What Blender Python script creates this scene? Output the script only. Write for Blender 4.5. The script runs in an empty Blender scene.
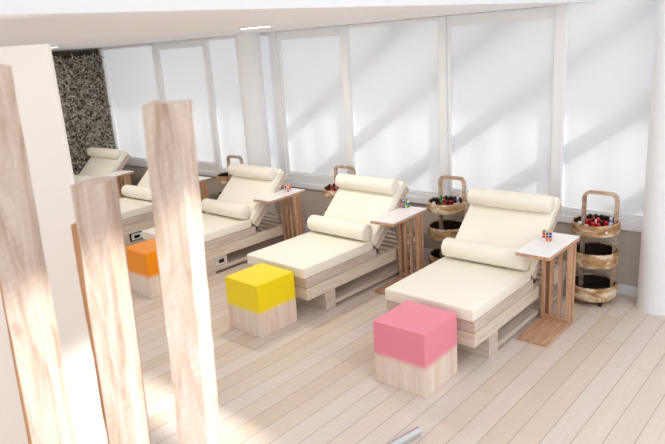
import bpy, bmesh, math, random
from mathutils import Vector, Matrix
random.seed(7)
C = bpy.context.scene.collection
S = bpy.context.scene

# ------------------------------------------------------------------ camera
cam_d = bpy.data.cameras.new('camera'); cam = bpy.data.objects.new('camera', cam_d); C.objects.link(cam)
CAM_P, CAM_YAW, CAM_ROLL, CAM_H = 0.2729590, 0.7321412, -0.0672838, 2.0974
cy, sy = math.cos(CAM_YAW), math.sin(CAM_YAW)
r0 = Vector((cy, sy, 0)); f0 = Vector((-sy, cy, 0)); zz = Vector((0, 0, 1))
fwd = f0*math.cos(CAM_P) - zz*math.sin(CAM_P)
up0 = f0*math.sin(CAM_P) + zz*math.cos(CAM_P)
rt = r0*math.cos(CAM_ROLL) + up0*math.sin(CAM_ROLL)
up = -r0*math.sin(CAM_ROLL) + up0*math.cos(CAM_ROLL)
M = Matrix((rt, up, -fwd)).transposed().to_4x4(); M.translation = (0, 0, CAM_H)
cam.matrix_world = M
cam_d.sensor_width = 36; cam_d.lens = 34.092
cam_d.dof.use_dof = True; cam_d.dof.focus_distance = 5.0; cam_d.dof.aperture_fstop = 3.2
cam_d.clip_start = 0.02
S.camera = cam

# ------------------------------------------------------------------ world, sun, exposure
w = bpy.data.worlds.new('sky'); S.world = w; w.use_nodes = True
bg = w.node_tree.nodes['Background']; bg.inputs[0].default_value = (0.95, 0.965, 1.0, 1); bg.inputs[1].default_value = 1.15
SUN = Vector((0.84, 0.13, 0.53)).normalized()
sd = bpy.data.lights.new('sun', 'SUN'); so = bpy.data.objects.new('sun', sd); C.objects.link(so)
sd.energy = 8.0; sd.angle = math.radians(1.5); sd.color = (1.0, 0.975, 0.94)
so.rotation_euler = (-SUN).to_track_quat('-Z', 'Y').to_euler(); so.location = (6, 3, 6)
# added fill lamp above the stair well, aimed at the loungers
sk = bpy.data.lights.new('stair_fill', 'AREA'); sko = bpy.data.objects.new('stair_fill', sk); C.objects.link(sko)
sk.shape = 'RECTANGLE'; sk.size = 2.6; sk.size_y = 3.2; sk.energy = 95; sk.color = (.94, .97, 1)
sko.location = (1.1, 2.1, 3.7); sko.rotation_euler = (Vector((-3.6, 3.2, .4))-Vector((1.1, 2.1, 3.7))).to_track_quat('-Z', 'Y').to_euler()
S.view_settings.view_transform = 'Standard'; S.view_settings.look = 'None'
S.view_settings.gamma = 1; S.view_settings.use_curve_mapping = False
S.view_settings.exposure = -0.12
S.cycles.max_bounces = 10; S.cycles.diffuse_bounces = 6

# ------------------------------------------------------------------ materials
def srgb(r, g, b):
    f = lambda c: c/12.92 if c <= .04045 else ((c+.055)/1.055)**2.4
    return (f(r/255), f(g/255), f(b/255), 1)

def mat(name, col, rough=.6, metal=0, spec=.3):
    m = bpy.data.materials.new(name); m.use_nodes = True
    b = m.node_tree.nodes['Principled BSDF']
    b.inputs['Base Color'].default_value = col; b.inputs['Roughness'].default_value = rough
    b.inputs['Metallic'].default_value = metal; b.inputs['Specular IOR Level'].default_value = spec
    return m

class NT:
    def __init__(s, m): s.t = m.node_tree; s.b = s.t.nodes['Principled BSDF']
    def n(s, typ, **k):
        o = s.t.nodes.new(typ)
        for a, v in k.items(): setattr(o, a, v)
        return o
    def l(s, a, b): s.t.links.new(a, b)
    def ramp(s, fac, stops):
        r = s.n('ShaderNodeValToRGB'); e = r.color_ramp.elements
        while len(e) < len(stops): e.new(.5)
        for i, (p, c) in enumerate(stops): e[i].position = p; e[i].color = c
        s.l(fac, r.inputs[0]); return r.outputs[0]
    def mix(s, fac, a, b, mode='MIX'):
        m = s.n('ShaderNodeMix', data_type='RGBA', blend_type=mode)
        for i, v in ((0, fac), (6, a), (7, b)):
            if hasattr(v, 'links'): s.l(v, m.inputs[i])
            else: m.inputs[i].default_value = v
        return m.outputs[2]
    def math(s, op, a, b=None, c=None):
        m = s.n('ShaderNodeMath', operation=op)
        for i, v in enumerate((a, b, c)):
            if v is None: continue
            if hasattr(v, 'links'): s.l(v, m.inputs[i])
            else: m.inputs[i].default_value = v
        return m.outputs[0]
    def coords(s, scale, rnd=True):
        tc = s.n('ShaderNodeTexCoord'); mp = s.n('ShaderNodeMapping'); mp.inputs['Scale'].default_value = scale
        if rnd:
            oi = s.n('ShaderNodeObjectInfo'); va = s.n('ShaderNodeVectorMath', operation='MULTIPLY')
            va.inputs[1].default_value = (13.1, 7.7, 5.3); s.l(oi.outputs['Random'], va.inputs[0])
            ad = s.n('ShaderNodeVectorMath', operation='ADD'); s.l(tc.outputs['Object'], ad.inputs[0]); s.l(va.outputs[0], ad.inputs[1])
            s.l(ad.outputs[0], mp.inputs[0])
        else: s.l(tc.outputs['Object'], mp.inputs[0])
        return mp.outputs[0]
    def noise(s, vec, scale, detail=5, rough=.6, dist=0):
        n = s.n('ShaderNodeTexNoise'); s.l(vec, n.inputs['Vector'])
        n.inputs['Scale'].default_value = scale; n.inputs['Detail'].default_value = detail
        n.inputs['Roughness'].default_value = rough; n.inputs['Distortion'].default_value = dist
        return n.outputs['Fac']
    def bump(s, h, strength, dist=.01):
        b = s.n('ShaderNodeBump'); b.inputs['Strength'].default_value = strength; b.inputs['Distance'].default_value = dist
        s.l(h, b.inputs['Height']); s.l(b.outputs[0], s.b.inputs['Normal'])

def wood(name, dark, mid, light, axis, rough=.65, k=1.0, bump=.15):
    m = mat(name, mid, rough); t = NT(m)
    sc = [22*k, 22*k, 22*k]; sc['xyz'.index(axis)] = 1.3*k
    v = t.coords(sc)
    g = t.noise(v, 2.2, 6, .62, .6)
    col = t.ramp(g, [(.28, dark), (.5, mid), (.72, light)])
    fine = t.noise(v, 9, 3, .6)
    col = t.mix(t.math('MULTIPLY', fine, .35), col, light)
    t.l(col, t.b.inputs['Base Color']); t.bump(g, bump, .004)
    return m

WW = (srgb(180, 156, 140), srgb(204, 186, 172), srgb(222, 210, 200))      # white-washed pinkish wood
WWx, WWy, WWz = (wood('whitewashed wood '+a, *WW, a) for a in 'xyz')
LT = (srgb(200, 180, 158), srgb(219, 204, 186), srgb(231, 221, 208))
LTx, LTy = (wood('pale wood '+a, *LT, a) for a in 'xy')
OK = (srgb(150, 108, 80), srgb(190, 148, 116), srgb(216, 180, 150))       # warm oak of the side tables
OKx, OKy, OKz = (wood('oak '+a, *OK, a) for a in 'xyz')
CREAM = mat('cream vinyl', srgb(245, 241, 226), .42, 0, .4)
t = NT(CREAM); nz = t.noise(t.coords((1, 1, 1)), 60, 3); t.bump(nz, .04, .002)
CREAMP = mat('cream piping', srgb(226, 214, 184), .5)
PART = mat('partition paint', srgb(235, 230, 224), .8)
WHITE = mat('white laminate', srgb(246, 243, 242), .3, 0, .5)
WALLM = mat('white plaster', srgb(238, 240, 242), .8); t = NT(WALLM); t.bump(t.noise(t.coords((1, 1, 1)), 40, 4), .03, .002)
CEILM = mat('ceiling plaster', srgb(247, 249, 253), .85); t = NT(CEILM); t.bump(t.noise(t.coords((1, 1, 1)), 30, 3), .02, .002)
FRAME = mat('white aluminium', srgb(238, 240, 242), .4, 0, .4)
SILLM = mat('white sill', srgb(238, 242, 247), .4)
LOWW = mat('grey wall paint', srgb(196, 188, 180), .8); t = NT(LOWW); t.bump(t.noise(t.coords((1, 1, 1)), 50, 3), .03, .002)
BLACK = mat('black plastic', srgb(22, 20, 20), .35, 0, .5)
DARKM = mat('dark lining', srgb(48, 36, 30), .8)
CHROME = mat('chrome', srgb(225, 232, 236), .12, 1.0)
STEEL = mat('steel', srgb(150, 150, 150), .35, 1.0)

# floor boards, 131 mm, laid along Y
FLOORM = mat('oak floor boards', srgb(222, 204, 188), .42, 0, .35)
t = NT(FLOORM); tc = t.n('ShaderNodeTexCoord'); sp = t.n('ShaderNodeSeparateXYZ'); t.l(tc.outputs['Object'], sp.inputs[0])
u = t.math('DIVIDE', t.math('ADD', sp.outputs[0], 2.2182 + 131*.131), .131)
row = t.math('FLOOR', u); fr = t.math('FRACT', u)
wn = t.n('ShaderNodeTexWhiteNoise', noise_dimensions='1D'); t.l(row, wn.inputs['W'])
v = t.math('DIVIDE', t.math('ADD', sp.outputs[1], t.math('MULTIPLY', wn.outputs['Value'], 9.0)), 3.4)
vr = t.math('FLOOR', v); vf = t.math('FRACT', v)
cb = t.n('ShaderNodeCombineXYZ'); t.l(row, cb.inputs[0]); t.l(vr, cb.inputs[1])
wn2 = t.n('ShaderNodeTexWhiteNoise', noise_dimensions='2D'); t.l(cb.outputs[0], wn2.inputs['Vector'])
board = t.ramp(wn2.outputs['Value'], [(0, srgb(213, 195, 178)), (.35, srgb(219, 205, 192)), (.7, srgb(223, 211, 202)), (1, srgb(217, 206, 200))])
mp = t.n('ShaderNodeMapping'); mp.inputs['Scale'].default_value = (30, 1.4, 1); t.l(tc.outputs['Object'], mp.inputs[0])
ad = t.n('ShaderNodeVectorMath', operation='ADD'); t.l(mp.outputs[0], ad.inputs[0]); t.l(wn2.outputs['Color'], ad.inputs[1])
g = t.noise(ad.outputs[0], 1.6, 6, .6, .5)
board = t.mix(t.ramp(g, [(.3, (.42, .42, .42, 1)), (.65, (0, 0, 0, 1))]), board, srgb(205, 189, 170))
edge = t.math('MINIMUM', fr, t.math('SUBTRACT', 1.0, fr))
seam = t.math('LESS_THAN', edge, .019)
eb = t.math('MINIMUM', vf, t.math('SUBTRACT', 1.0, vf)); seam2 = t.math('MULTIPLY', t.math('LESS_THAN', eb, .0007), .6)
sm = t.math('MAXIMUM', seam, seam2)
board = t.mix(t.math('MULTIPLY', sm, .55), board, srgb(128, 104, 86))
t.l(board, t.b.inputs['Base Color'])
t.bump(t.math('SUBTRACT', t.math('MULTIPLY', g, .1), sm), .25, .003)

def blind_material():
    m = bpy.data.materials.new('translucent blind fabric'); m.use_nodes = True; nt = m.node_tree
    for n in list(nt.nodes): nt.nodes.remove(n)
    o = nt.nodes.new('ShaderNodeOutputMaterial'); d = nt.nodes.new('ShaderNodeBsdfDiffuse'); tr = nt.nodes.new('ShaderNodeBsdfTranslucent')
    mx = nt.nodes.new('ShaderNodeMixShader'); mx.inputs[0].default_value = BLIND_T
    d.inputs[0].default_value = srgb(240, 240, 243); tr.inputs[0].default_value = (.99, .95, .96, 1)
    tc = nt.nodes.new('ShaderNodeTexCoord'); mp = nt.nodes.new('ShaderNodeMapping'); mp.inputs['Scale'].default_value = (1, 1, .05)
    nz = nt.nodes.new('ShaderNodeTexNoise'); nz.inputs['Scale'].default_value = 9; nz.inputs['Detail'].default_value = 2
    bp = nt.nodes.new('ShaderNodeBump'); bp.inputs['Strength'].default_value = .25; bp.inputs['Distance'].default_value = .02
    nt.links.new(tc.outputs['Object'], mp.inputs[0]); nt.links.new(mp.outputs[0], nz.inputs['Vector'])
    nt.links.new(nz.outputs['Fac'], bp.inputs['Height']); nt.links.new(bp.outputs[0], d.inputs['Normal'])
    nt.links.new(d.outputs[0], mx.inputs[1]); nt.links.new(tr.outputs[0], mx.inputs[2]); nt.links.new(mx.outputs[0], o.inputs[0])
    return m
BLIND_T = .51
BLIND = blind_material()

def glass_material():
    m = bpy.data.materials.new('window glass'); m.use_nodes = True; nt = m.node_tree
    for n in list(nt.nodes): nt.nodes.remove(n)
    o = nt.nodes.new('ShaderNodeOutputMaterial'); a = nt.nodes.new('ShaderNodeBsdfTransparent'); g = nt.nodes.new('ShaderNodeBsdfGlossy')
    g.inputs['Roughness'].default_value = .02; mx = nt.nodes.new('ShaderNodeMixShader'); mx.inputs[0].default_value = .06
    a.inputs[0].default_value = (.94, .97, .97, 1)
    nt.links.new(a.outputs[0], mx.inputs[1]); nt.links.new(g.outputs[0], mx.inputs[2]); nt.links.new(mx.outputs[0], o.inputs[0])
    return m
GLASS = glass_material()

def dip_material(name, col):
    m = mat(name, col, .38, 0, .4); t = NT(m)
    v = t.coords((26, 26, 1.2)); g = t.noise(v, 1.8, 5, .6, .4)
    raw = t.ramp(g, [(.3, srgb(222, 202, 184)), (.5, srgb(236, 221, 207)), (.72, srgb(244, 235, 226))])
    tc = t.n('ShaderNodeTexCoord'); sp = t.n('ShaderNodeSeparateXYZ'); t.l(tc.outputs['Object'], sp.inputs[0])
    # glued staves
    st = t.math('FLOOR', t.math('DIVIDE', t.math('ADD', sp.outputs[0], t.math('MULTIPLY', sp.outputs[1], 1.0)), .047))
    wn = t.n('ShaderNodeTexWhiteNoise', noise_dimensions='1D'); t.l(st, wn.inputs['W'])
    raw = t.mix(t.math('MULTIPLY', wn.outputs['Value'], .35), raw, srgb(208, 172, 146))
    fz = t.noise(t.coords((30, 30, 6)), 2, 3, .5)
    h = t.math('ADD', sp.outputs[2], t.math('MULTIPLY', t.math('SUBTRACT', fz, .5), .022))
    mr = t.n('ShaderNodeMapRange', interpolation_type='SMOOTHSTEP'); t.l(h, mr.inputs['Value'])
    mr.inputs['From Min'].default_value = .172; mr.inputs['From Max'].default_value = .226
    t.l(t.mix(mr.outputs[0], raw, col), t.b.inputs['Base Color'])
    rr = t.n('ShaderNodeMapRange'); t.l(mr.outputs[0], rr.inputs['Value']); rr.inputs['To Min'].default_value = .7; rr.inputs['To Max'].default_value = .35
    t.l(rr.outputs[0], t.b.inputs['Roughness'])
    return m

def rustic(name, c1, c2, c3):
    m = mat(name, c2, .8); t = NT(m)
    v = t.coords((1, 1, 2.2)); g = t.noise(v, 8, 4, .55, .6); h = t.noise(v, 40, 3, .5)
    col = t.ramp(g, [(.36, c1), (.5, c2), (.62, c3)])
    col = t.mix(t.math('MULTIPLY', h, .2), col, c1)
    t.l(col, t.b.inputs['Base Color']); t.bump(g, .15, .004)
    return m
RUST = rustic('weathered root wood', srgb(150, 112, 74), srgb(196, 162, 122), srgb(232, 218, 198))
HOOP = rustic('weathered hoop wood', srgb(168, 138, 112), srgb(200, 174, 150), srgb(222, 204, 184))

def post_material():
    m = mat('rough sawn timber', srgb(225, 205, 186), .85, 0, .15); t = NT(m)
    v = t.coords((9, 9, 1.1)); g = t.noise(v, 2.4, 7, .62, 1.2)
    col = t.ramp(g, [(.3, srgb(166, 142, 123)), (.48, srgb(198, 178, 163)), (.7, srgb(216, 202, 190))])
    tc = t.n('ShaderNodeTexCoord'); mp = t.n('ShaderNodeMapping'); mp.inputs['Rotation'].default_value = (0, math.radians(38), math.radians(20))
    t.l(tc.outputs['Object'], mp.inputs[0])
    wv = t.n('ShaderNodeTexWave', wave_type='BANDS', bands_direction='Z'); t.l(mp.outputs[0], wv.inputs['Vector'])
    wv.inputs['Scale'].default_value = 13; wv.inputs['Distortion'].default_value = 9; wv.inputs['Detail'].default_value = 3
    col = t.mix(t.math('MULTIPLY', wv.outputs['Fac'], .10), col, srgb(160, 130, 106))
    k = t.n('ShaderNodeTexVoronoi'); t.l(t.coords((5, 5, 3.0)), k.inputs['Vector']); k.inputs['Scale'].default_value = 1.3
    kn = t.ramp(k.outputs['Distance'], [(.05, (1, 1, 1, 1)), (.16, (0, 0, 0, 1))])
    col = t.mix(t.math('MULTIPLY', kn, .6), col, srgb(138, 96, 66))
    t.l(col, t.b.inputs['Base Color']); t.bump(t.math('ADD', g, t.math('MULTIPLY', wv.outputs['Fac'], .2)), .25, .004)
    return m
POST = post_material()
POSTB = wood('warm brown timber', srgb(160, 112, 74), srgb(192, 142, 100), srgb(214, 170, 130), 'z', .75)

# ------------------------------------------------------------------ mesh helpers
def box(bm, x0, x1, y0, y1, z0, z1, bev=0, seg=2, mx=None, mi=0):
    r = bmesh.ops.create_cube(bm, size=1); vs = r['verts']
    for v in vs: v.co = Vector(((x0+x1)/2 + v.co.x*(x1-x0), (y0+y1)/2 + v.co.y*(y1-y0), (z0+z1)/2 + v.co.z*(z1-z0)))
    es = list({e for v in vs for e in v.link_edges}); fs = list({f for v in vs for f in v.link_faces})
    for f in fs: f.material_index = mi
    if bev:
        rb = bmesh.ops.bevel(bm, geom=es, offset=bev, segments=seg, profile=.5, affect='EDGES')
        vs = list({v for f in rb['faces'] for v in f.verts} | {v for v in vs if v.is_valid})
    if mx is not None: bmesh.ops.transform(bm, matrix=mx, verts=[v for v in vs if v.is_valid])
    return vs

def tube(bm, p0, p1, r, seg=20, r2=None, cap=True, mi=0):
    p0, p1 = Vector(p0), Vector(p1); d = p1-p0
    q = d.to_track_quat('Z', 'Y').to_matrix().to_4x4(); q.translation = (p0+p1)/2
    res = bmesh.ops.create_cone(bm, cap_ends=cap, segments=seg, radius1=r, radius2=r if r2 is None else r2, depth=d.length, matrix=q)
    for f in {f for v in res['verts'] for f in v.link_faces}: f.material_index = mi
    return res['verts']

def lathe(bm, prof, seg=32, axis='z', mx=None, mi=0):
    rings = []
    for r, h in prof:
        ring = []
        for i in range(seg):
            a = 2*math.pi*i/seg; p = Vector((r*math.cos(a), r*math.sin(a), h))
            if axis == 'x': p = Vector((h, r*math.cos(a), r*math.sin(a)))
            if mx is not None: p = mx @ p
            ring.append(bm.verts.new(p))
        rings.append(ring)
    for a, b in zip(rings, rings[1:]):
        for i in range(seg):
            f = bm.faces.new((a[i], a[(i+1) % seg], b[(i+1) % seg], b[i])); f.material_index = mi
    for ring, flip in ((rings[0], True), (rings[-1], False)):
        f = bm.faces.new(ring[::-1] if flip else ring); f.material_index = mi

def sweep(bm, pts, wx, wy, nrm):
    """rectangular bar swept along pts; nrm = fixed side direction"""
    nrm = Vector(nrm).normalized(); rings = []
    pts = [Vector(p) for p in pts]
    for i, p in enumerate(pts):
        d = ((pts[min(i+1, len(pts)-1)]-p).normalized() + (p-pts[max(i-1, 0)]).normalized()).normalized()
        s = d.cross(nrm).normalized()
        rings.append([bm.verts.new(p + s*a*wx/2 + nrm*b*wy/2) for a, b in ((1, 1), (-1, 1), (-1, -1), (1, -1))])
    for a, b in zip(rings, rings[1:]):
        for i in range(4): bm.faces.new((a[i], a[(i+1) % 4], b[(i+1) % 4], b[i]))
    bm.faces.new(rings[0][::-1]); bm.faces.new(rings[-1])

def obj(name, bm, mats, parent=None, smooth=False):
    bmesh.ops.recalc_face_normals(bm, faces=bm.faces[:])
    me = bpy.data.meshes.new(name); bm.to_mesh(me); bm.free()
    for m in (mats if isinstance(mats, (list, tuple)) else [mats]): me.materials.append(m)
    o = bpy.data.objects.new(name, me); C.objects.link(o)
    if smooth:
        for p in me.polygons: p.use_smooth = True
        md = o.modifiers.new('edges', 'EDGE_SPLIT'); md.split_angle = math.radians(40)
    if parent: o.parent = parent
    return o

def B(name, m, parent, *a, **k):
    bm = bmesh.new(); box(bm, *a, **k); return obj(name, bm, m, parent)

def tag(o, label, cat, group=None):
    o['label'] = label; o['category'] = cat
    if group: o['group'] = group
    return o

def thing(name, label, cat, loc, rz=0, group=None):
    o = bpy.data.objects.new(name, None); C.objects.link(o); o.empty_display_size = .1
    o.location = loc; o.rotation_euler = (0, 0, rz); return tag(o, label, cat, group)

def struct(o): o['kind'] = 'structure'; return o

def dup(root, loc, rz=None, label=None):
    def rec(o, par):
        n = o.copy(); C.objects.link(n)
        if par: n.parent = par; n.matrix_parent_inverse = o.matrix_parent_inverse.copy()
        for ch in KIDS.get(o.name, []): rec(ch, n)
        return n
    KIDS = {}
    for o in C.objects:
        if o.parent: KIDS.setdefault(o.parent.name, []).append(o)
    n = rec(root, None); n.location = loc
    if rz is not None: n.rotation_euler = (0, 0, rz)
    if label: n['label'] = label
    return n

# ------------------------------------------------------------------ the setting
YW = 5.075; ZC = 2.283; XL = -8.93
struct(B('floor', FLOORM, None, -9.2, 4.5, -2.5, 5.3, -.1, 0))
# low ceiling slab over the loungers; its free edge runs from the window wall towards the stair
bm = bmesh.new()
pl = [(-1.745, YW), (-2.483, 1.035), (-2.80, -.70), (-9.2, -.70), (-9.2, YW)]
lo = [bm.verts.new((x, y, ZC)) for x, y in pl]; hi = [bm.verts.new((x, y, ZC+.34)) for x, y in pl]
bm.faces.new(lo[::-1]); bm.faces.new(hi)
for i in range(5):
    f = bm.faces.new((lo[i], lo[(i+1) % 5], hi[(i+1) % 5], hi[i])); f.material_index = 1 if i in (0, 1) else 0
struct(obj('ceiling', bm, [CEILM, mat('sky-toned fascia plaster', srgb(222, 225, 229), .7)]))  # edge is the same plaster, greyed and blued in colour to imitate sky light
# unseen sun blocker above the stair, its openings shaped to place the sun patches
bm = bmesh.new()
HZ = 4.0
HOLES = [(2.4, 5.4, .9, 2.1), (2.2, 2.4, .9, 1.8), (2.74, 4.12, 2.70, 3.0)]
xs = [-1.4, 2.2, 2.4, 2.74, 4.12, 5.4, 8.2]; ys = [.4, .9, 1.8, 2.1, 2.70, 3.0, YW+.03]
for i in range(len(xs)-1):
    for j in range(len(ys)-1):
        mx_, my_ = (xs[i]+xs[i+1])/2, (ys[j]+ys[j+1])/2
        if any(a < mx_ < b and c < my_ < d for a, b, c, d in HOLES): continue
        box(bm, xs[i], xs[i+1], ys[j], ys[j+1], HZ, HZ+.12)
bmesh.ops.remove_doubles(bm, verts=bm.verts[:], dist=1e-5)
struct(obj('ceiling', bm, CEILM))  # sheet added out of view to keep sun off the room

# window wall: low parapet, head, right-hand part
struct(B('wall_back', LOWW, None, -9.1, 4.5, YW, YW+.2, 0, .545))
bm = bmesh.new()
box(bm, -9.1, -2.061, YW+.005, YW+.035, 2.27, 2.75)
box(bm, -2.06, 8.2, YW+.005, YW+.035, 2.951, 4.0)
box(bm, -.98, 8.2, YW+.005, YW+.035, .546, 2.95)
struct(obj('wall_back', bm, WALLM))
struct(B('baseboard_back', SILLM, None, -8.9, 4.5, YW-.014, YW-.001, 0, .085, bev=.003))
struct(B('trim_1', SILLM, None, -8.92, -.98, YW-.03, YW+.03, .546, .606, bev=.004))
# left end wall
struct(B('wall_left', LOWW, None, XL-.2, XL-.05, 1.0, YW+.2, 0, ZC))

MUL = [-2.015, -3.085, -4.225, -5.25, -6.45, -7.54, XL]
MW = [.09, .075, .085, .11, .08, .08, .10]
for i, (x, wd) in enumerate(zip(MUL, MW)):
    top = 2.95 if i == 0 else ZC-.003
    o = B('trim_2', FRAME, None, x-wd/2, x+wd/2, YW-.035, YW+.032, .607, top, bev=.004); struct(o)
panes = [(-.98, -1.97, False, 2.95)] + [(MUL[i]-MW[i]/2, MUL[i+1]+MW[i+1]/2, i % 2 == 0, ZC-.003) for i in range(len(MUL)-1)]
panes[0] = (-.98, MUL[0]+MW[0]/2, False, 2.95)
for i, (xa, xb, sash, top) in enumerate(panes):
    x1, x0 = max(xa, xb)-.001, min(xa, xb)+.001
    bm = bmesh.new()
    lo_, hi_ = (.70, 2.19) if sash else (.645, top-.03)
    box(bm, x0, x1, YW-.015, YW+.03, .607, lo_, bev=.003)
    box(bm, x0, x1, YW-.015, YW+.03, hi_, top, bev=.003)
    if sash:
        box(bm, x0, x0+.03, YW-.012, YW+.03, lo_, hi_); box(bm, x1-.012, x1, YW-.012, YW+.03, lo_, hi_)
    wnd = struct(obj('window_%d' % (i+1), bm, FRAME))
    p = B('pane', GLASS, wnd, x0+.002, x1-.002, YW+.022, YW+.025, lo_-.004, hi_+.004)
    # roller blind, gently rippled
    bm = bmesh.new(); nx = 16
    gr = [[bm.verts.new((x0+.0004+(x1-x0-.0008)*a/nx, YW+.012+.003*math.sin(a*1.1+i), z)) for a in range(nx+1)] for z in (lo_-.002, (lo_+hi_)/2, hi_+.002)]
    for ra, rb in zip(gr, gr[1:]):
        for a in range(nx): bm.faces.new((ra[a], ra[a+1], rb[a+1], rb[a]))
    obj('blind', bm, BLIND, wnd, smooth=True)
    bm = bmesh.new(); box(bm, x0+.006, x1-.006, YW+.002, YW+.016, lo_+.002, lo_+.026, bev=.004); obj('blind_bottom_bar', bm, SILLM, wnd)

# outside facade: slanting braces and a slab edge that shade the blinds
def brace(X, z):   # passes the wall at (X, z) in the shadow, placed .45 m outside along the sun
    k = .12/SUN.y
    P = Vector((X+SUN.x*k, YW+.12, z+SUN.z*k)); dr = Vector((1, 0, .68)).normalized()
    bm = bmesh.new(); q = dr.to_track_quat('X', 'Z').to_matrix().to_4x4(); q.translation = P
    box(bm, -4.5, 4.5, -.02, .02, -.065, .065, mx=q); struct(obj('trim_3', bm, FRAME))
for z in (1.93-.09+.74*2, 1.93-.09+.74, 1.93-.09, 1.93-.09-.74, 1.93-.09-1.48): brace(-1.985, z)
struct(B('trim_4', WALLM, None, -9.1, 5.5, YW+.12, YW+.30, 2.07+.49, 3.6))

# round columns
def column(x, y, r, top):
    bm = bmesh.new(); lathe(bm, [(r, 0), (r, top)], 64); lathe(bm, [(r+.004, 0), (r+.004, .012)], 64)
    o = obj('column', bm, WALLM, smooth=True); o.location = (x, y, 0); return struct(o)
column(-1.152, 4.932, .14, 3.9)
column(-5.47, 4.88, .135, ZC)

# white stair-side partition close to the camera
fh = Vector((-.668, .744, 0)).normalized(); rh = Vector((.744, .668, 0)).normalized()
def FP(lat, D, z): return fh*D + rh*lat + zz*z
bm = bmesh.new()
a, b = FP(-1.077, 2.6, 0), FP(-2.6, 2.6, 0)
vs = [a, b, b+fh*.03, a+fh*.03]
lo = [bm.verts.new(v) for v in vs]; hi = [bm.verts.new(v+zz*2.176) for v in vs]
bm.faces.new(lo); bm.faces.new(hi)
for i in range(4): bm.faces.new((lo[i], lo[(i+1) % 4], hi[(i+1) % 4], hi[i]))
struct(obj('wall_front', bm, PART))

# feature wall of dried moss on the end wall
MOSS = mat('dried moss', srgb(120, 112, 100), .9, 0, .1); t = NT(MOSS)
gm = t.n('ShaderNodeNewGeometry')
t.l(t.ramp(gm.outputs['Random Per Island'], [(0, srgb(96, 88, 74)), (.35, srgb(150, 142, 128)), (.7, srgb(186, 179, 168)), (1, srgb(222, 217, 208))]), t.b.inputs['Base Color'])
MOSSB = mat('moss backing', srgb(70, 64, 54), .95)
bm = bmesh.new()
box(bm, XL-.049, XL-.02, 2.6, YW-.02, .02, ZC-.02, mi=1)
rnd = random.Random(3)
for _ in range(10000):
    y = rnd.uniform(2.65, YW-.05); z = rnd.uniform(.12, ZC-.118)
    L_ = rnd.uniform(.04, .10); wd = rnd.uniform(.010, .022); a = rnd.uniform(0, 6.283); out = rnd.uniform(.01, .07)
    p = Vector((XL-.02+rnd.uniform(0, .03), y, z)); e = Vector((0, math.cos(a), math.sin(a))); s_ = Vector((0, -math.sin(a), math.cos(a)))
    q1 = p + e*L_*.5 + Vector((out, 0, 0)); q2 = p + e*L_ + Vector((out*.5, 0, 0))
    v = [bm.verts.new(c) for c in (p-s_*wd*.4, p+s_*wd*.4, q1+s_*wd*.5, q1-s_*wd*.5, q2)]
    bm.faces.new((v[0], v[1], v[2], v[3])); bm.faces.new((v[3], v[2], v[4]))
mo = obj('moss_panel', bm, [MOSS, MOSSB]); tag(mo, 'dark grey-brown dried moss panel covering the far end wall', 'moss panel'); mo['kind'] = 'stuff'

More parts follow.
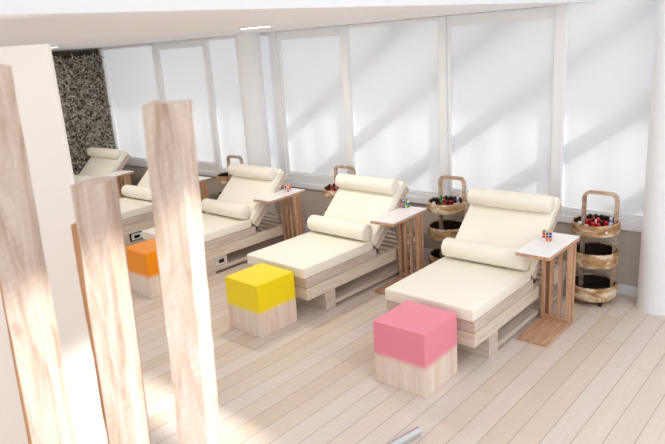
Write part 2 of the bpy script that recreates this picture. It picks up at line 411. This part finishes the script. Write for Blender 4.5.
# ------------------------------------------------------------------ loungers
LW = .345
LP = [((-2.156, 3.297, 0), 0), ((-3.618, 3.296, 0), -.03), ((-5.145, 3.254, 0), -.022), ((-6.72, 3.28, 0), .02), ((-8.27, 3.33, 0), .05)]
def on_lounger(k, x, y, z):
    (a, b, _), r = LP[k]; return (a+x*math.cos(r)-y*math.sin(r), b+x*math.sin(r)+y*math.cos(r), z)
def make_lounger(label):
    t = thing('spa_lounger', label, 'lounger', (0, 0, 0), 0, 'cream spa loungers in a row along the windows')
    for s in (-1, 1):
        x0, x1 = sorted((s*LW, s*(LW-.045)))
        B('side_rail', LTy, t, x0, x1, .046, 1.56, .167, .266, bev=.003)
    B('front_rail', LTx, t, -LW, LW, 0, .045, .167, .266, bev=.003)
    B('rear_rail', LTx, t, -LW, LW, 1.561, 1.60, .167, .266, bev=.003)
    B('leg', WWx, t, -LW+.002, LW-.002, .205, .325, 0, .166, bev=.003)
    B('leg', WWx, t, -LW+.002, LW-.002, 1.44, 1.55, 0, .166, bev=.003)
    B('shelf', WWy, t, -LW+.004, LW-.004, .326, 1.439, .028, .062, bev=.003)
    for k in range(6):
        y = .93+k*.105
        B('deck_slat', WWx, t, -LW+.05, LW-.05, y, y+.06, .232, .256, bev=.003)
    B('seat_board', WWy, t, -LW, LW, .004, .88, .270, .350, bev=.003)
    # mattress: softly rounded, slightly crowned
    bm = bmesh.new(); box(bm, -LW-.002, LW+.002, -.018, .835, .352, .440, bev=.011, seg=3)
    for v in bm.verts:
        if v.co.z > .42: v.co.z += .008*(1-(v.co.x/LW)**2)*(1-((v.co.y-.42)/.43)**2)
    mt = obj('mattress', bm, CREAM, t, smooth=True)
    # back: local frame with hinge at (y .905, z .335)
    ang = math.atan2(.669, .743)
    mx = Matrix.Translation((0, .905, .335)) @ Matrix.Rotation(ang, 4, 'X')
    bm = bmesh.new(); box(bm, -LW, LW, 0, .66, 0, .052, bev=.003, mx=mx); obj('backrest_board', bm, WWx, t)
    bm = bmesh.new(); box(bm, -LW-.002, LW+.002, .0, .665, .054, .132, bev=.013, seg=3, mx=mx); pad = obj('backrest_pad', bm, CREAM, t, smooth=True)
    bm = bmesh.new(); R = .068
    prof = [(R*.75, -.344), (R*.93, -.337), (R, -.318), (R*1.01, 0), (R, .318), (R*.93, .337), (R*.75, .344)]
    lathe(bm, prof, 32, 'x', mx @ Matrix.Translation((0, .553, .132+R*.74))); hb = obj('head_bolster', bm, CREAM, t, smooth=True)
    # strap that holds the head bolster to the pad
    bm = bmesh.new(); box(bm, -LW-.005, -LW-.002, .50, .63, .06, .10, bev=.001, mx=mx); obj('strap', bm, CREAMP, hb)
    for s in (-1, 1):
        bm = bmesh.new(); p0 = mx @ Vector((s*.25, .46, -.002)); tube(bm, p0, (s*.25, p0.y+.08, .258), .012, 10); obj('prop', bm, WWz, t)
        bm = bmesh.new(); tube(bm, (s*(LW-.02), .892, .33), (s*(LW+.004), .892, .33), .014, 14); obj('hinge', bm, BLACK, t)
    return t
lab = ['cream lounger with the pink cube at its foot, nearest of the row',
       'cream lounger with the yellow cube at its foot',
       'cream lounger with a white control box on its shelf, behind the yellow-cube lounger',
       'cream lounger half hidden behind the tall timber post, orange cube in front of its side',
       'farthest cream lounger against the dark moss wall']
L0 = make_lounger(lab[0]); L0.location = LP[0][0]
for k in range(1, 5): dup(L0, LP[k][0], LP[k][1], lab[k])

# low bolsters lying in the crook of seat and back
def bolster(k, label):
    R = .0745; bm = bmesh.new()
    prof = [(R*.2, -.345), (R*.72, -.342), (R*.92, -.333), (R, -.312), (R*1.01, 0), (R, .312), (R*.92, .333), (R*.72, .342), (R*.2, .345)]
    lathe(bm, prof, 36, 'x')
    o = obj('bolster_cushion', bm, CREAM, None, smooth=True); o.location = on_lounger(k, 0, .782, .521); o.rotation_euler = (0, 0, LP[k][1])
    tag(o, label, 'cushion', 'cream bolsters lying on the loungers')
    for s in (-1, 1):
        bm = bmesh.new(); lathe(bm, [(R*.93+.001, s*.331-.002), (R*.93+.0025, s*.331), (R*.93+.001, s*.331+.002)], 36, 'x')
        obj('piping', bm, CREAM, o, smooth=True)
    bm = bmesh.new(); tube(bm, (.346, .01, -.03), (.3495, .035, -.075), .0022, 8); tube(bm, (.3495, .035, -.075), (.3505, .06, -.13), .0022, 8)
    obj('tie_cord', bm, CREAMP, o)
for k, l in enumerate(['cream bolster on the seat of the lounger with the pink cube',
                       'cream bolster on the seat of the lounger with the yellow cube',
                       'cream bolster on the lounger behind the yellow-cube lounger, right of the tall post',
                       'cream bolster seen between the two nearer timber posts, above the orange cube',
                       'cream bolster on the farthest lounger by the moss wall']): bolster(k, l)

# ------------------------------------------------------------------ dip-painted cube stools
def stool(name, x, y, rz, col, label):
    bm = bmesh.new(); box(bm, -.38, 0, 0, .38, 0, .423, bev=.004, seg=2)
    o = obj('cube_stool', bm, dip_material(name, col)); o.location = (x, y, 0); o.rotation_euler = (0, 0, rz)
    tag(o, label, 'stool', 'dip-painted wooden cube stools')
stool('pink dip', -1.8919, 2.8447, .0084, srgb(238, 142, 160), 'wooden cube stool with pink painted top half and raw base')
stool('yellow dip', -3.3521, 2.8457, -.0255, srgb(250, 224, 12), 'wooden cube stool with bright yellow painted top half and raw base')
stool('orange dip', -4.809, 2.845, -.01, srgb(250, 150, 14), 'wooden cube stool with orange painted top half between the timber posts')

# ------------------------------------------------------------------ C-shaped side tables
def make_table(label):
    t = thing('side_table', label, 'side table', (0, 0, 0), 0, 'slatted side tables beside the loungers')
    # local origin: floor, front-right corner of base; x to -.25, y to .50
    def rounded(x0, x1, y0, y1, z0, z1, r, m, name):
        bm = bmesh.new(); pts = []
        for cx, cy_, a0 in ((x1-.008, y1-.008, 0), (x0+.008, y1-.008, 90), (x0+r, y0+r, 180), (x1-r, y0+r, 270)):
            rr = r if a0 >= 180 else .008
            for k in range(7):
                a = math.radians(a0+15*k); pts.append((cx+rr*math.cos(a), cy_+rr*math.sin(a)))
        lo = [bm.verts.new((x, y, z0)) for x, y in pts]; hi = [bm.verts.new((x, y, z1)) for x, y in pts]
        bm.faces.new(lo[::-1]); bm.faces.new(hi)
        for i in range(len(pts)): bm.faces.new((lo[i], lo[(i+1) % len(pts)], hi[(i+1) % len(pts)], hi[i]))
        return obj(name, bm, m, t)
    tp = rounded(-.257, -.010, .03, .575, .618, .640, .025, OKy, 'tabletop')
    s = rounded(-.256, -.011, .031, .574, .6402, .646, .025, WHITE, 'white_laminate'); s.parent = tp
    B('base_board', OKy, t, -.215, 0, 0, .485, 0, .022, bev=.003)
    Y0, Y1 = .395, .485
    for k in range(4):
        x = -.032-k*.061
        B('slat', OKz, t, x, x+(.032 if k == 0 else .025), Y0, Y0+(.03 if k == 0 else .022), .055, .617, bev=.002)
    B('bottom_rail', OKx, t, -.215, 0, Y0, Y0+.03, .0225, .0545, bev=.002)
    for x in (-.032, -.215): B('rear_post', OKz, t, x, x+.032, Y1-.03, Y1, .0225, .617, bev=.002)
    B('side_panel', OKz, t, -.022, -.010, Y0+.031, Y1-.031, .0225, .617)
    return t
tl = ['slatted oak side table with white top beside the pink-cube lounger',
      'slatted oak side table with white top between the pink-cube and yellow-cube loungers',
      'slatted oak side table with white top standing left of the yellow-cube lounger',
      'oak side table edge showing just right of the tall timber post',
      'farthest oak side table beside the lounger at the moss wall']
T0 = make_table(tl[0]); T0.location = (-1.573, 3.862, 0); T0.rotation_euler = (0, 0, -.01)
for k, (x, y, rz) in enumerate([(-2.964, 4.032, .039), (-4.528, 4.11, .05), (-6.10, 4.09, 0.02), (-7.43, 3.93, .2)]):
    dup(T0, (x, y, 0), rz, tl[k+1])

# puzzle cubes on three tables
STK = [mat('sticker '+n, c, .4) for n, c in (('red', srgb(205, 40, 40)), ('green', srgb(30, 140, 70)), ('orange', srgb(240, 120, 50)), ('blue', srgb(40, 70, 150)), ('yellow', srgb(245, 220, 60)), ('white', srgb(245, 245, 245)))]
CUBW = mat('puzzle cube plastic', srgb(232, 226, 220), .4)
def puzzle(x, y, z, rz, seed, label):
    rnd = random.Random(seed); bm = bmesh.new(); s = .0222
    for i in range(3):
        for j in range(3):
            for k in range(3):
                if i == j == k == 1: continue
                box(bm, (i-1.5)*s+.0005, (i-.5)*s-.0005, (j-1.5)*s+.0005, (j-.5)*s-.0005, k*s+.0005, (k+1)*s-.0005, bev=.0015, seg=1)
    def st(c, ax, sg):
        h = s*.40; a = [0, 0, 0]; lo = list(c); hi = list(c)
        for d in range(3):
            if d == ax: lo[d] = c[d]+(0 if sg > 0 else -.0008); hi[d] = c[d]+(.0008 if sg > 0 else 0)
            else: lo[d] -= h; hi[d] += h
        box(bm, lo[0], hi[0], lo[1], hi[1], lo[2], hi[2], mi=1+rnd.randrange(6))
    for a in range(3):
        for b_ in range(3):
            p, q = (a-1)*s, (b_-1)*s
            for sg in (1, -1):
                st((sg*1.5*s-sg*.0005, p, q+1.5*s), 0, sg); st((p, sg*1.5*s-sg*.0005, q+1.5*s), 1, sg)
            st((p, q, 3*s-.0005), 2, 1)
    o = obj('puzzle_cube', bm, [CUBW]+STK); o.location = (x, y, z); o.rotation_euler = (0, 0, rz)
    tag(o, label, 'puzzle cube', 'twisty puzzle cubes on the side tables')
puzzle(-1.742, 4.24, .6462, .35, 4, 'colourful twisty puzzle cube on the side table by the pink-cube lounger')
puzzle(-3.20, 4.55, .6462, -.5, 9, 'colourful twisty puzzle cube on the table right of the yellow-cube lounger')
puzzle(-4.68, 4.535, .6462, .9, 14, 'colourful twisty puzzle cube on the table left of the yellow-cube lounger')

# ------------------------------------------------------------------ round trolleys
def make_trolley(label):
    t = thing('trolley', label, 'trolley', (0, 0, 0), 0, 'rustic three-tier trolleys by the windows')
    rnd = random.Random(5)
    for z0, z1 in ((.048, .158), (.322, .432), (.575, .663)):
        bm = bmesh.new(); n = 48; Ro, Ri = .179, .162
        wob = [.0025*math.sin(3*6.28318*i/n+z0*9)+.0015*math.sin(7*6.28318*i/n) for i in range(n)]
        P = lambda r, i, z: bm.verts.new(((r+wob[i % n])*math.cos(6.28318*i/n), (r+wob[i % n])*math.sin(6.28318*i/n), z))
        rings = [[P(r, i, z+(wob[(i*7) % n] if zi else 0)) for i in range(n)] for zi, (r, z) in enumerate(((Ro-.004, z0), (Ro, z0+.01), (Ro, z1-.006), (Ro-.005, z1), (Ri+.004, z1), (Ri, z1-.008), (Ri, z0+.02)))]
        for a, b in zip(rings, rings[1:]):
            for i in range(n): bm.faces.new((a[i], a[(i+1) % n], b[(i+1) % n], b[i]))
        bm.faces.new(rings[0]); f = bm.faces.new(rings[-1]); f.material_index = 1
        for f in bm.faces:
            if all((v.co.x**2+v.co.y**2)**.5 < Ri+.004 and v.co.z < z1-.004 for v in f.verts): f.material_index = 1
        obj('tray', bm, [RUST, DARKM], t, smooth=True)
    # hoop handle standing through the trays
    bm = bmesh.new(); hx, yy = .1375-.013, .093; pts = [(-hx, yy, .05), (-hx, yy, .80)]
    for k in range(1, 7): a = math.radians(180-15*k); pts.append((-hx+.05+.05*math.cos(a), yy, .81+.05*math.sin(a)))
    for k in range(1, 7): a = math.radians(90-15*k); pts.append((hx-.05+.05*math.cos(a), yy, .81+.05*math.sin(a)))
    pts += [(hx, yy, .80), (hx, yy, .05)]
    sweep(bm, pts, .026, .034, (0, 1, 0)); obj('handle_hoop', bm, HOOP, t)
    for a in (45, 135, 225, 315):
        x, y = (.142)*math.cos(math.radians(a)), (.142)*math.sin(math.radians(a))
        bm = bmesh.new(); box(bm, x-.012, x+.012, y-.012, y+.012, .03, .0478, bev=.002)
        cst = obj('caster', bm, BLACK, t)
        bm = bmesh.new(); tube(bm, (x-.010, y, .0205), (x+.010, y, .0205), .0202, 18); obj('wheel', bm, BLACK, cst, smooth=True)
    return t
TP = [(-1.606, 4.832), (-2.95, 4.868), (-4.245, 4.872), (-6.0, 4.862)]
trl = ['rustic round three-tier trolley beside the white column', 'rustic round trolley standing between the two nearest loungers',
       'rustic round trolley peeking out left behind the yellow-cube lounger', 'rustic round trolley half hidden behind the third lounger']
R0 = make_trolley(trl[0]); R0.location = (*TP[0], 0)
for k in range(1, 4): dup(R0, (*TP[k], 0), 0, trl[k])

# nail polish bottles
def gl(n, c): return mat(n, c, .15, 0, .6)
COL = {'red': gl('red lacquer', srgb(196, 20, 34)), 'crimson': gl('crimson lacquer', srgb(150, 16, 34)), 'white': gl('white lacquer', srgb(240, 234, 234)),
       'green': gl('green lacquer', srgb(24, 170, 70)), 'lavender': gl('lavender lacquer', srgb(196, 196, 222)), 'brown': gl('brown lacquer', srgb(84, 50, 40)),
       'pink': gl('pink lacquer', srgb(230, 170, 180)), 'clear': gl('clear lacquer', srgb(220, 214, 206)), 'black': BLACK, 'orange': gl('orange lacquer', srgb(214, 90, 60))}
SHAPE = {}
def bottle(x, y, z, body, cap, label, group, s=1.0, lie=None):
    if (s,) not in SHAPE:
        bm = bmesh.new(); lathe(bm, [(.012*s, 0), (.0135*s, .003*s), (.0135*s, .036*s), (.011*s, .042*s), (.0065*s, .046*s)], 18); a = bm
        me = bpy.data.meshes.new('bottle_body'); bmesh.ops.recalc_face_normals(a, faces=a.faces[:]); a.to_mesh(me); a.free()
        bm = bmesh.new(); lathe(bm, [(.0085*s, .0462*s), (.0085*s, .072*s), (.0065*s, .075*s)], 16); m2 = bpy.data.meshes.new('bottle_cap')
        bmesh.ops.recalc_face_normals(bm, faces=bm.faces[:]); bm.to_mesh(m2); bm.free(); SHAPE[(s,)] = (me, m2)
    me, m2 = SHAPE[(s,)]
    me = me.copy(); me.materials.append(COL[body]); m2 = m2.copy(); m2.materials.append(COL[cap])
    for q in (me, m2):
        for p in q.polygons: p.use_smooth = True
    o = bpy.data.objects.new('polish_bottle', me); C.objects.link(o); o.location = (x, y, z)
    c = bpy.data.objects.new('cap', m2); C.objects.link(c); c.parent = o
    if lie is not None: o.rotation_euler = (math.pi/2, 0, lie); o.location.z = z+.0137*s
    tag(o, label, 'bottle', group); return o
# the top trays: (dx, dy, body colour, cap colour, what sets it apart)
def fill(k, where, rows):
    x, y = TP[k]
    for dx, dy, body, cap, lbl in rows: bottle(x+dx, y+dy, .5955, body, cap, lbl+' '+where, 'polish bottles '+where, 1.3)
fill(0, 'on the trolley beside the column', [
    (-.105, -.045, 'white', 'black', 'white polish bottle with black cap, leftmost'), (-.062, 0.060, 'crimson', 'black', 'crimson polish bottle with black cap'),
    (-.022, 0.070, 'white', 'black', 'pale polish bottle with black cap in back row'), (.02, 0.070, 'brown', 'black', 'brown polish bottle with black cap'),
    (.062, 0.055, 'red', 'black', 'red polish bottle with black cap, right in back row'), (.105, 0.030, 'lavender', 'lavender', 'lavender capped polish bottle'),
    (.03, -.03, 'red', 'red', 'all-red polish bottle, front right'), (-.01, -.02, 'red', 'crimson', 'red polish bottle with crimson cap'),
    (-.035, -.10, 'pink', 'red', 'pink polish bottle with red cap at the front')])
bottle(TP[0][0]+.045, TP[0][1]-.095, .5955, 'white', 'white', 'white polish bottle lying at the front on the trolley beside the column', 'polish bottles on the trolley beside the column', 1.25, 1.2)
fill(1, 'on the trolley between the nearest loungers', [
    (-.105, -.06, 'white', 'black', 'white polish bottle with black cap'), (-.085, 0.035, 'green', 'green', 'bright green polish bottle'),
    (-.04, 0.055, 'brown', 'black', 'brown polish bottle with black cap'), (.005, 0.060, 'crimson', 'black', 'crimson polish bottle with black cap'),
    (.05, 0.055, 'red', 'black', 'red polish bottle with black cap'), (.09, 0.040, 'lavender', 'lavender', 'lavender capped polish bottle'),
    (.0, -.05, 'red', 'red', 'all-red polish bottle at the front'), (-.045, -.06, 'brown', 'brown', 'all-brown polish bottle at the front'),
    (.10, -.02, 'clear', 'black', 'clear polish bottle with black cap')])
fill(2, 'on the trolley left of the yellow-cube lounger', [
    (-.115, -.03, 'brown', 'black', 'brown polish bottle with black cap'), (-.08, -.0, 'crimson', 'black', 'crimson polish bottle with black cap'),
    (-.055, -.06, 'orange', 'orange', 'orange-red polish bottle'), (-.045, .04, 'red', 'black', 'red polish bottle with black cap')])
for k in (0, 1):
    x, y = TP[k]; wh = ['beside the column', 'between the nearest loungers'][k]
    bottle(x+.03, y-.06, .343, 'clear', 'clear', 'pale bottle lying in the middle tray of the trolley '+wh, 'bottles lying in the middle trays', 1.25, .9)
    bottle(x-.04, y-.02, .343, 'crimson' if k else 'brown', 'black', ('dark red' if k else 'dark brown')+' bottle lying in the middle tray of the trolley '+wh, 'bottles lying in the middle trays', 1.25, 2.2)

# ------------------------------------------------------------------ control boxes and a rolled towel on the lounger shelves
SCREEN = mat('black screen', srgb(24, 24, 30), .2); GREYP = mat('white plastic', srgb(226, 226, 230), .4)
def control_box(x, y, z, w_, d_, h_, label, dark):
    t = thing('control_box', label, 'box', (x, y, z), 0, 'control boxes on the lounger shelves')
    B('case', BLACK if dark else GREYP, t, -w_, 0, 0, d_, 0, h_, bev=.008, seg=3)
    B('face_plate', GREYP, t, .0002, .004, .02 if dark else .012, d_-.008, .012, h_-.012, bev=.001)
    B('screen', SCREEN, t, .0042, .007, d_*.30, d_*.72, h_*.30, h_*.68, bev=.0008)
control_box(*on_lounger(2, .315, .345, .0625), .12, .16, .095, 'white box with black screen on the shelf of the lounger behind the yellow-cube one', False)
control_box(*on_lounger(3, .315, .345, .0625), .12, .17, .098, 'black box with white face on the shelf above the orange cube', True)
bm = bmesh.new(); lathe(bm, [(.01, 0), (.045, .004), (.055, .02), (.055, .28), (.045, .296), (.01, .30)], 28, 'x')
o = obj('rolled_towel', bm, CREAM, None, smooth=True); o.location = on_lounger(3, .0, .585, .1175)
tag(o, 'rolled cream towel on the shelf beside the black box above the orange cube', 'towel')

# ------------------------------------------------------------------ rough timber posts in the foreground
def post(name, tl, tr, bl_, br_, D, top, zb, depth, th, m, label, seed):
    """tl/tr, bl/br: lateral positions of the front edges at heights top and zb; extended straight to the floor"""
    rnd = random.Random(seed); bm = bmesh.new(); N = 40
    cx, cb = (tl+tr)/2, (bl_+br_)/2; hw = (tr-tl)/2
    slope = (cb-cx)/(top-zb)
    dv = fh*math.cos(th) + rh*math.sin(th); sv = rh*math.cos(th) - fh*math.sin(th)
    base = FP(cx+slope*top, D, 0); rings = []
    off = [[0, 0] for _ in range(8)]
    for k in range(N+1):
        z = top*k/N; c = rh*(-slope*z) + zz*z
        ring = []
        for i, (s_, q) in enumerate(((-1, 0), (0, 0), (1, 0), (1, .5), (1, 1), (0, 1), (-1, 1), (-1, .5))):
            off[i][0] = off[i][0]*.7+rnd.uniform(-.0014, .0014); off[i][1] = off[i][1]*.7+rnd.uniform(-.0014, .0014)
            ring.append(bm.verts.new(c + sv*(s_*hw+off[i][0]) + dv*(q*depth+off[i][1]) + (zz*rnd.uniform(-.004, .004) if k == N else zz*0)))
        rings.append(ring)
    for a, b in zip(rings, rings[1:]):
        for i in range(8): bm.faces.new((a[i], a[(i+1) % 8], b[(i+1) % 8], b[i]))
    bm.faces.new(rings[0][::-1]); bm.faces.new(rings[-1])
    o = obj('timber_post', bm, m); o.location = base
    tag(o, label, 'post', 'upright timber posts in the foreground'); return o
post('a', -.489, -.391, -.526, -.431, 1.7, 1.977, .94, .105, .20, POST, 'tall pale rough-sawn timber post, right of the three in front', 1)
post('b', -.712, -.622, -.736, -.643, 1.7, 1.773, .955, .10, .08, POST, 'shorter pale rough-sawn timber post in the middle, in front of the white partition', 2)
post('c', -.945, -.851, -.975, -.872, 1.7, 2.103, .968, .09, .02, POST, 'leftmost pale rough-sawn timber post cut by the frame', 3)
post('d', -.905, -.805, -.915, -.815, 2.1, 1.562, .693, .10, .1, POSTB, 'warm brown timber post hidden behind the shorter middle post', 4)
post('e', -1.182, -1.085, -1.216, -1.119, 2.1, 1.60, .716, .10, .1, POSTB, 'warm brown timber post showing behind the leftmost post', 5)

# chrome tube on the floor at the bottom edge
bm = bmesh.new(); tube(bm, (-1.728, 2.515, .0245), (-1.84, 1.95, .0245), .024, 28)
o = obj('chrome_tube', bm, CHROME, None, smooth=True); tag(o, 'chrome tube end lying on the floor at the bottom edge', 'tube')
o['label'] = 'end of a chrome tube low over the floor boards at the bottom edge'

# slim recessed ceiling lights
EM = bpy.data.materials.new('lit diffuser'); EM.use_nodes = True; b = EM.node_tree.nodes['Principled BSDF']
b.inputs['Emission Color'].default_value = (1, .93, .84, 1); b.inputs['Emission Strength'].default_value = 3
for (x, y, l) in ((-3.94, 3.615, 'slim lit ceiling light above the yellow-cube lounger'), (-7.2, 3.45, 'slim lit ceiling light near the white partition edge')):
    t = thing('ceiling_light', l, 'ceiling light', (x, y, ZC), .16, 'slim ceiling lights')
    B('frame', FRAME, t, -.16, .16, -.03, .03, -.008, -.0005, bev=.001)
    B('diffuser', EM, t, -.14, .14, -.018, .018, -.012, -.0085)
    ld = bpy.data.lights.new('strip lamp', 'AREA'); lo_ = bpy.data.objects.new('strip_lamp', ld); C.objects.link(lo_); lo_.parent = t
    ld.shape = 'RECTANGLE'; ld.size = .26; ld.size_y = .034; ld.energy = 18; ld.color = (1, .94, .87); lo_.location = (0, 0, -.014)
